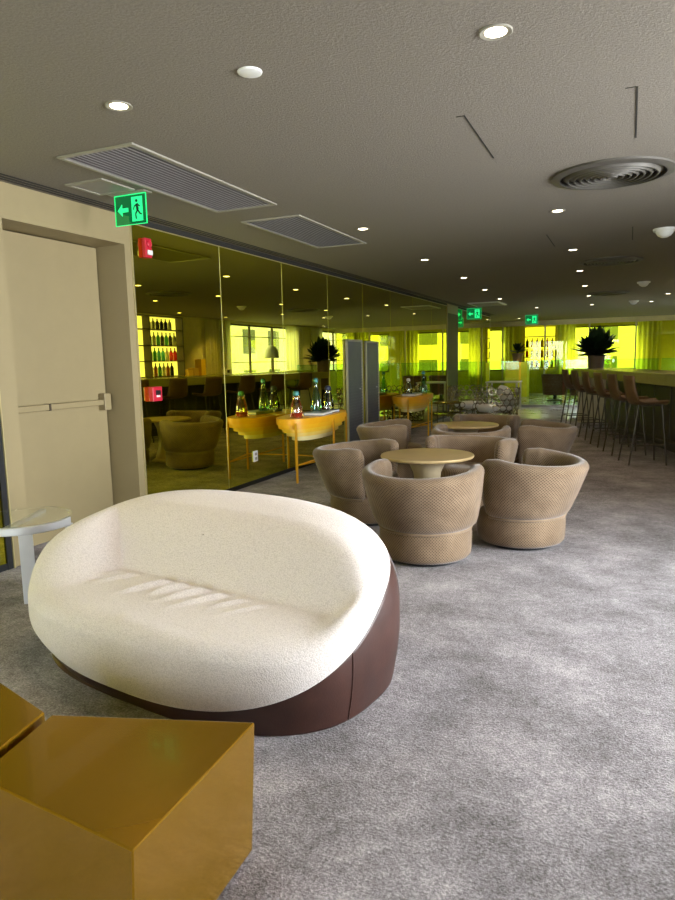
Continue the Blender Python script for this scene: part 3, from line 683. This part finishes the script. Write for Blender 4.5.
# bar stools
def make_stool(label):
    t = thing('bar_stool', label, 'bar stool', (0, 0, 0), 0, 'tan bar stools along the bar')
    # local: +y towards the bar; bucket seat
    P = []; NX = 12
    prof = [(.20, .735), (.17, .742), (.05, .735), (-.08, .728), (-.15, .74), (-.19, .78), (-.215, .85), (-.235, .94), (-.25, 1.03), (-.256, 1.085)]
    for (y, z) in prof:
        row = []
        for i in range(NX+1):
            u = -1+2*i/NX; wdt = .215 - .03*max(0, (z-.78)/.3)
            row.append((u*wdt, y+(.045*u*u if z > .76 else 0), z+(.045*u**4 if z < .78 else 0)))
        P.append(row)
    o = M().grid(P).build('seat_shell', 'stoolseat', t, smooth=80)
    so = o.modifiers.new('thick', 'SOLIDIFY'); so.thickness = .018; so.offset = 0
    for sx in (-1, 1):
        for (yt, yb) in ((-.13, -.235), (.14, .20)):
            M().tube([(sx*.15, yt, .735), (sx*.205, yb, .0)], .0105, 8).build('leg', 'stoolleg', t, smooth=40)
    z = .24; f_ = 1-z/.735
    fx = .15+.055*f_; yb = -.13-.105*f_; yt = .14+.06*f_
    M().tube([(-fx, yb, z), (fx, yb, z), (fx, yt, z), (-fx, yt, z)], .008, 6, closed=True).build('footrest', 'stoolleg', t, smooth=40)
    M().tube([(-.15, -.13, .722), (.15, -.13, .722), (.15, .14, .722), (-.15, .14, .722)], .009, 6, closed=True).build('seat_frame', 'stoolleg', t, smooth=40)
    return t
SL = ['bar stool nearest the camera in the row, at the right edge', 'second nearest bar stool of the row along the bar', 'third nearest bar stool of the row along the bar', 'third farthest bar stool of the row along the bar', 'second farthest bar stool of the row, in front of the planter stand', 'farthest bar stool of the row, against the pale stone floor']
srz = math.atan2(bd.y, bd.x)-PI/2 - PI/2
ys = [8.95, 9.75, 10.55, 11.4, 12.25, 13.1]
st = make_stool(SL[0]); srz = -math.atan2(bn.x, bn.y)
for i, y in enumerate(ys):
    x = 3.98 - .262*(y-8.95); o = st if i == 0 else dup(st, (x, y, 0), srz, SL[i])
    o.location = (x, y, 0); o.rotation_euler = (0, 0, srz)
for i, y in enumerate((6.5, 5.75, 5.0)): dup(st, (3.98-.262*(y-8.95), y, 0), srz, ['bar stool outside the frame seen only in the mirror, nearest the row in view', 'bar stool outside the frame, second of those seen in the mirror', 'bar stool outside the frame, last of those seen in the mirror'][i])
bottle((4.40, 9.60, 1.08), PB, 'bamber', .306, .02, 'cap', 'amber bottle standing on the bar at the right edge', 'bottles on the bar', .05, s=.7)
# planter
def foliage(n, R, Hh, seed, size):
    rnd = random.Random(seed); m = M()
    for i in range(n):
        an = rnd.uniform(0, 2*PI); el = rnd.uniform(.12, 1.45); L = R*rnd.uniform(.7, 1.05); d = Vector((cos(an)*cos(el), sin(an)*cos(el), sin(el)*Hh/R))
        sd = Vector((-sin(an), cos(an), 0)); wd = size*rnd.uniform(.8, 1.3); up = sd.cross(d).normalized()
        P = []
        for q in range(7):
            s = q/6; c = d*L*(.25+.75*s) + Vector((0, 0, -.16*R*s*s)) ; ww = wd*max(.04, sin(PI*min(1, .1+s*.9)))*(1 if s < .98 else .1)
            P.append([tuple(c-sd*ww+up*ww*.3), tuple(c), tuple(c+sd*ww+up*ww*.3)])
        m.grid(P)
        m.tube([(0, 0, -.05), tuple(d*L*.14), tuple(d*L*.27)], .006, 4)
    return m
t = thing('potted_plant', 'large dark leafy plant in a tall tapered pot at the far end of the bar', 'plant', (3.14, 14.92, 0))
M().lathe([(0, 0), (.14, 0), (.14, .64), (0, .64)], 4).build('pedestal', 'black', t, bevel=.004)
M().lathe([(0, .64), (.10, .64), (.115, .68), (.17, 1.3), (.178, 1.345), (.165, 1.345), (.15, 1.28), (0, 1.27)], 32).build('pot', 'pot', t, smooth=40)
foliage(150, .58, .72, 3, .085).build('foliage', 'leaf', t, loc=(0, 0, 1.32), smooth=60)

# ------------------------------------------------------------------ back bar along the right wall (seen in the mirror)
t = thing('back_counter', 'long back bar counter against the right wall, seen in the mirror', 'counter', (XR-.02, 15.9, 0))
M().b2(-.55, 0, -4.9, 4.9, .98, 1.03).build('worktop', 'bartop', t, bevel=.004)
M().b2(-.5, 0, -4.9, 4.9, 0, .98).build('cabinet_body', 'barbody', t)
m = M()
for i in range(14): m.b2(-.52, -.5, -4.87+.7*i, -4.20+.7*i, .1, .94)
m.build('cabinet_door', 'barbody', t, bevel=.003)
t = thing('bottle_shelf', 'backlit shelf unit full of bottles behind the bar, seen in the mirror', 'shelf', (XR, 12.75, 1.03)); ya, yb_ = -1.15, 1.18
M().b2(-.02, 0, ya, yb_, 0, 1.46).build('back_panel', 'backlit', t)
m = M()
for z in (.0, .37, .74, 1.12, 1.44): m.b2(-.24, -.02, ya, yb_, z, z+.022)
m.build('shelf_board', 'woodframe', t)
m = M()
for y in (ya, -.55, -.1, yb_-.02): m.b2(-.24, -.02, y, y+.02, .022, 1.46)
m.build('upright', 'woodframe', t)
BM = [plain('shelf_bottle_green', (.05, .30, .08), .2), plain('shelf_bottle_teal', (.08, .40, .32), .2), plain('shelf_bottle_amber', (.35, .13, .02), .2), plain('shelf_bottle_dark', (.02, .02, .03), .2), plain('shelf_bottle_red', (.5, .03, .02), .2), plain('shelf_bottle_clear', (.5, .5, .4), .2)]
BNM = ['green', 'teal', 'amber', 'dark', 'red', 'pale']
rows = {0: [5, 2, 0, 5, 2, 3], 1: [0, 0, 1, 1, 5, 4, 4], 2: [0, 5, 0, 3, 0, 3, 5], 3: [5, 5, 3, 3, 3, 5]}
zrow = [1.053, 1.423, 1.793, 2.173]; ord_ = ['bottom', 'second', 'third', 'top']; pos = ['first', 'second', 'third', 'fourth', 'fifth', 'sixth', 'seventh']
sb = [(0, 0), (.045, 0), (.048, .01), (.048, .19), (.034, .225), (.016, .25), (.016, .315), (0, .315)]
mesh_b = {}
for r, cols in rows.items():
    for i, cI in enumerate(cols):
        y = 12.76+i*.155
        if cI not in mesh_b: o = M().lathe(sb, 14).build('spirit_bottle', BM[cI], smooth=40); mesh_b[cI] = o
        else: o = mesh_b[cI].copy(); COL.objects.link(o)
        o.location = (XR-.13, y, zrow[r]); o.scale = (1, 1, .82) if r == 3 else (1, 1, 1); tag(o, '%s spirit bottle, %s from the near end on the %s shelf behind the bar' % (BNM[cI], pos[i], ord_[r]), 'bottle', 'bottles on the backlit shelf')
for i, (y, z, lb) in enumerate(((11.90, 1.80, 'dark round ornament on the third shelf'), (11.90, 1.43, 'reddish round ornament on the second shelf'))):
    tag(M().lathe([(0, 0), (.05, .005), (.075, .05), (.085, .1), (.07, .16), (.04, .2), (0, .205)], 18).build('vase', BM[3] if i == 0 else BM[4], loc=(XR-.135, y, z), smooth=50), lb, 'vase')
for i, (y, h_, mt, lb) in enumerate(((14.05, .16, 'carton', 'low gold carton on the back counter'), (14.3, .2, 'carton', 'taller gold carton on the back counter'), (14.62, .42, 'yellow', 'tall yellow box on the back counter'))):
    o = M().b2(-.1, .1, -.1, .1, 0, h_).build('carton_box', mt, loc=(XR-.22, y, 1.03), bevel=.004); tag(o, lb, 'box', 'boxes on the back counter')
t = thing('radio', 'small white box with a dark screen on the back counter', 'radio', (XR-.25, 15.85, 1.03))
M().b2(-.06, .06, -.14, .14, 0, .14).build('case', 'white', t, bevel=.01); M().b2(-.064, -.06, -.1, .02, .03, .11).build('screen', 'black', t)
t = thing('table_lamp', 'grey shaded lamp standing in front of the window, seen in the mirror', 'lamp', (XR-.3, 18.3, 1.03))
M().lathe([(0, 0), (.1, 0), (.1, .02), (.012, .03), (.012, .5), (0, .5)], 24).build('stand', 'dark', t, smooth=40)
P = []
for i in range(32): an = 2*PI*i/32; P.append([(r*cos(an), r*sin(an), z) for r, z in ((.24, .42), (.235, .55), (.2, .68), (.13, .78), (.03, .82))])
M().grid(P, True).build('shade', 'lampshade', t, smooth=60)

# curtains
def curtain(axis, c, a, b, z0, z1, label, group, amp=.04, wave=.16):
    n = max(12, int((b-a)/wave*10)); P = []
    for i in range(n+1):
        s = a+(b-a)*i/n; o = amp*sin(2*PI*(s-a)/wave)+amp*.4*sin(2*PI*(s-a)/(wave*2.7)+1)
        P.append([((c+o, s, z) if axis == 'x' else (s, c+o, z)) for z in (z0, (z0+z1)/2, z1)])
    ce = ((c, (a+b)/2) if axis == 'x' else ((a+b)/2, c))
    m = M().grid(P); m.v = [(x-ce[0], y-ce[1], z) for x, y, z in m.v]
    tag(m.build('curtain', 'curtain', loc=(ce[0], ce[1], 0), smooth=80), label, 'curtain', group)
GCu = 'pale sheer curtains'
curtain('x', XR-.12, 15.1, 16.3, 1.04, 2.5, 'sheer curtain left of the mirrored window behind the bar', GCu)
curtain('x', XR-.12, 19.7, 20.8, 1.04, 2.5, 'sheer curtain right of the mirrored window behind the bar', GCu)
curtain('x', XR-.12, 21.6, 22.5, .02, 2.5, 'sheer curtain beside the last window of the right wall', GCu)
curtain('x', XR-.12, 24.9, 25.55, .02, 2.5, 'sheer curtain at the far corner of the right wall', GCu)
for a, b, lb in ((-1.95, -1.25, 'far curtain left of the plant on the yellow plinth'), (-.6, .0, 'far curtain between that plant and the far bottle shelf'), (1.35, 1.95, 'far curtain just right of the far bottle shelf'), (4.0, 4.75, 'far curtain right of the tall potted plant'), (6.1, 6.6, 'far curtain at the right end, above the bar')):
    curtain('y', YF-.18, a, b, .02, 2.5, lb, GCu)

# ------------------------------------------------------------------ far end furniture
def lattice_chair(loc, rz, label):
    t = thing('wire_chair', label, 'armchair', (loc[0], loc[1], 0), rz, 'ring lattice chairs with pale cushions')
    # barrel of interlocking rings: a wrapped wall 0.82 m high, plus a round seat cushion
    m = M(); R = .40; rr = .056
    for k in range(7):
        z = .07+k*.104; nn = 15
        for i in range(nn):
            an = -PI/2 + math.radians(-128+256*(i+(.5 if k % 2 else 0))/(nn-.5)); Rz = R+.06*(k/6)
            c = Vector((Rz*cos(an), Rz*sin(an), z)); tx = Vector((-sin(an), cos(an), 0)); pts = []
            for q in range(12):
                b_ = 2*PI*q/12; pts.append(tuple(c+tx*rr*1.15*cos(b_)+Vector((0, 0, 1))*rr*sin(b_)))
            m.tube(pts, .0085, 5, closed=True)
    m.build('ring_lattice', 'chrome', t, smooth=60)
    M().lathe([(0, .30), (.30, .30), (.335, .33), (.335, .39), (.30, .42), (0, .43)], 32).build('seat_cushion', 'cushion', t, smooth=50)
    o = None if 'left' in label else M().lathe([(0, -.06), (.2, -.055), (.24, 0), (.2, .055), (0, .06)], 28).build('back_cushion', 'cushion', t, loc=(0, -.24, .58), smooth=50)
    if o: o.rotation_euler = (1.15, 0, 0)
    M().lathe([(.30, .28), (.36, .28), (.36, .30), (.30, .30)], 32).build('seat_ring', 'chrome', t, smooth=40)
    pts = [(.40*cos(2*PI*i/32), .40*sin(2*PI*i/32), .02) for i in range(32)]
    M().tube(pts, .012, 6, closed=True).build('foot_ring', 'chrome', t, smooth=40)
lattice_chair((1.42, 12.95), 2.3, 'ring lattice wire chair with a pale cushion, right of the tray table')
lattice_chair((.72, 13.9), 3.9, 'ring lattice wire chair at the left, next to the dark pillar')
t = thing('tray_table', 'low two tier bronze tray table between the wire chairs', 'side table', (.52, 12.75, 0))
for z, r in ((.24, .32), (.46, .28)): M().lathe([(0, z), (r, z), (r+.01, z+.025), (r, z+.03), (r-.01, z+.012), (0, z+.012)], 40).build('tray', 'bronze_top', t, smooth=40)
for i in range(3):
    an = .5+2*PI*i/3; M().tube([(.27*cos(an), .27*sin(an), 0), (.26*cos(an), .26*sin(an), .46)], .012, 6).build('leg', 'dark', t, smooth=40)
# glass balustrade
for i in range(5):
    x0 = -.0+i*1.12; y = 18.2-.0*i; t = thing('balustrade_panel', ['leftmost green edged glass balustrade panel by the mirror', 'second glass balustrade panel from the left', 'glass balustrade panel in front of the far rust chair', 'glass balustrade panel left of the tall potted plant', 'glass balustrade panel behind the bar end'][i], 'balustrade', (x0+.55, y, 0), 0, 'glass balustrade panels')
    M().b2(-.53, .53, -.008, .008, .03, 1.22).build('glass', 'greenglass', t); M().b2(-.55, .55, -.03, .03, 0, .06).build('base_channel', 'steeldark', t, bevel=.004)
    M().b2(-.53, .53, -.012, .012, 1.205, 1.225).build('top_edge', 'greenglass', t)
# plant on a yellow plinth, rust chairs, white table, far bottle shelf
t = thing('potted_plant', 'small dark plant on a bright yellow plinth at the far end', 'plant', (.32, 23.0, 0))
M().b2(-.36, .36, -.3, .3, 0, 1.15).build('plinth', 'yplinth', t, bevel=.006); M().lathe([(0, 1.15), (.13, 1.15), (.2, 1.45), (.18, 1.45), (0, 1.42)], 24).build('pot', 'pot', t, smooth=40)
foliage(50, .42, .42, 5, .05).build('foliage', 'leaf', t, loc=(0, 0, 1.47), smooth=60)
def far_chair(loc, rz, lb):
    t = thing('lounge_chair', lb, 'armchair', (loc[0], loc[1], 0), rz, 'rust coloured lounge chairs at the far end')
    rows = []
    for i in range(25):
        an = math.radians(-210+240*i/24); rows.append([(r*cos(an), r*sin(an), z) for r, z in ((.34, .18), (.40, .78), (.33, .80), (.28, .2))])
    m = M().grid(rows, closev=True); k = 4; m.f += [(3, 2, 1, 0), (96, 97, 98, 99)]; m.build('backrest', 'brownchair', t, smooth=40)
    M().lathe([(0, .18), (.29, .18), (.3, .4), (.26, .44), (0, .45)], 28).build('seat', 'brownchair', t, smooth=40)
    M().lathe([(0, 0), (.22, 0), (.22, .02), (.05, .05), (.05, .19), (0, .19)], 20).build('pedestal', 'dark', t, smooth=40)
far_chair((2.55, 20.6), .4, 'rust lounge chair behind the glass balustrade, right'); far_chair((1.75, 20.9), -.6, 'rust lounge chair behind the glass balustrade, left')
t = thing('dining_table', 'white table behind the wire chairs', 'table', (.9, 17.0, 0))
M().b2(-.4, .4, -.35, .35, .70, .73).build('tabletop', 'white', t, bevel=.004)
for sx in (-.36, .36):
    for sy in (-.31, .31): M().b2(sx-.02, sx+.02, sy-.02, sy+.02, 0, .70).build('leg', 'white', t)
t = thing('display_shelf', 'backlit shelf of amber bottles behind the yellow far glass', 'shelf', (.70, YF-.02, .9))
M().b2(-.55, .55, -.04, -.02, 0, 1.5).build('back_panel', 'backlit', t)
m = M()
for z in (0, .38, .76, 1.14): m.b2(-.55, .55, -.26, -.04, z, z+.025)
m.build('shelf_board', 'woodframe', t); M().b2(-.57, -.55, -.26, -.02, 0, 1.5).b2(.55, .57, -.26, -.02, 0, 1.5).build('upright', 'woodframe', t)
for r in range(3):
    for i in range(6):
        cI = (2, 2, 4, 5, 3, 2)[(i+r*2) % 6]; o = mesh_b[cI].copy(); COL.objects.link(o); o.location = (.24+i*.18, YF-.15, .926+.38*r)
        tag(o, '%s bottle, %s from the left on the %s shelf behind the far glass' % (BNM[cI], pos[i], ('bottom', 'middle', 'upper')[r]), 'bottle', 'bottles on the far shelf')
        o.scale = (1.1, 1.1, 1.0)

# ------------------------------------------------------------------ outside the windows
struct(M().b2(-60, 60, -40, 80, -6.2, -6).build('ground_outside', 'ground'))
t = thing('facade_building', 'pale building across the street, seen through the window behind the bar', 'building', (24, 26, -6))
M().b2(0, 8, -26, 30, 0, 11).build('facade', 'facade', t)
for i in range(14):
    for z in (1.5, 4.8, 8.0): M().b2(-.06, 0, -25+4*i, -23.2+4*i, z, z+1.9).build('window', 'facadewin', t)
t = thing('street_building', 'pale building beyond the far windows', 'building', (2, 62, -6))
M().b2(-30, 24, 0, 8, 0, 12).build('facade', 'facade', t)
for i in range(13):
    for z in (1.5, 5.2, 8.6): M().b2(-29+4*i, -27.2+4*i, -.06, 0, z, z+2).build('window', 'facadewin', t)
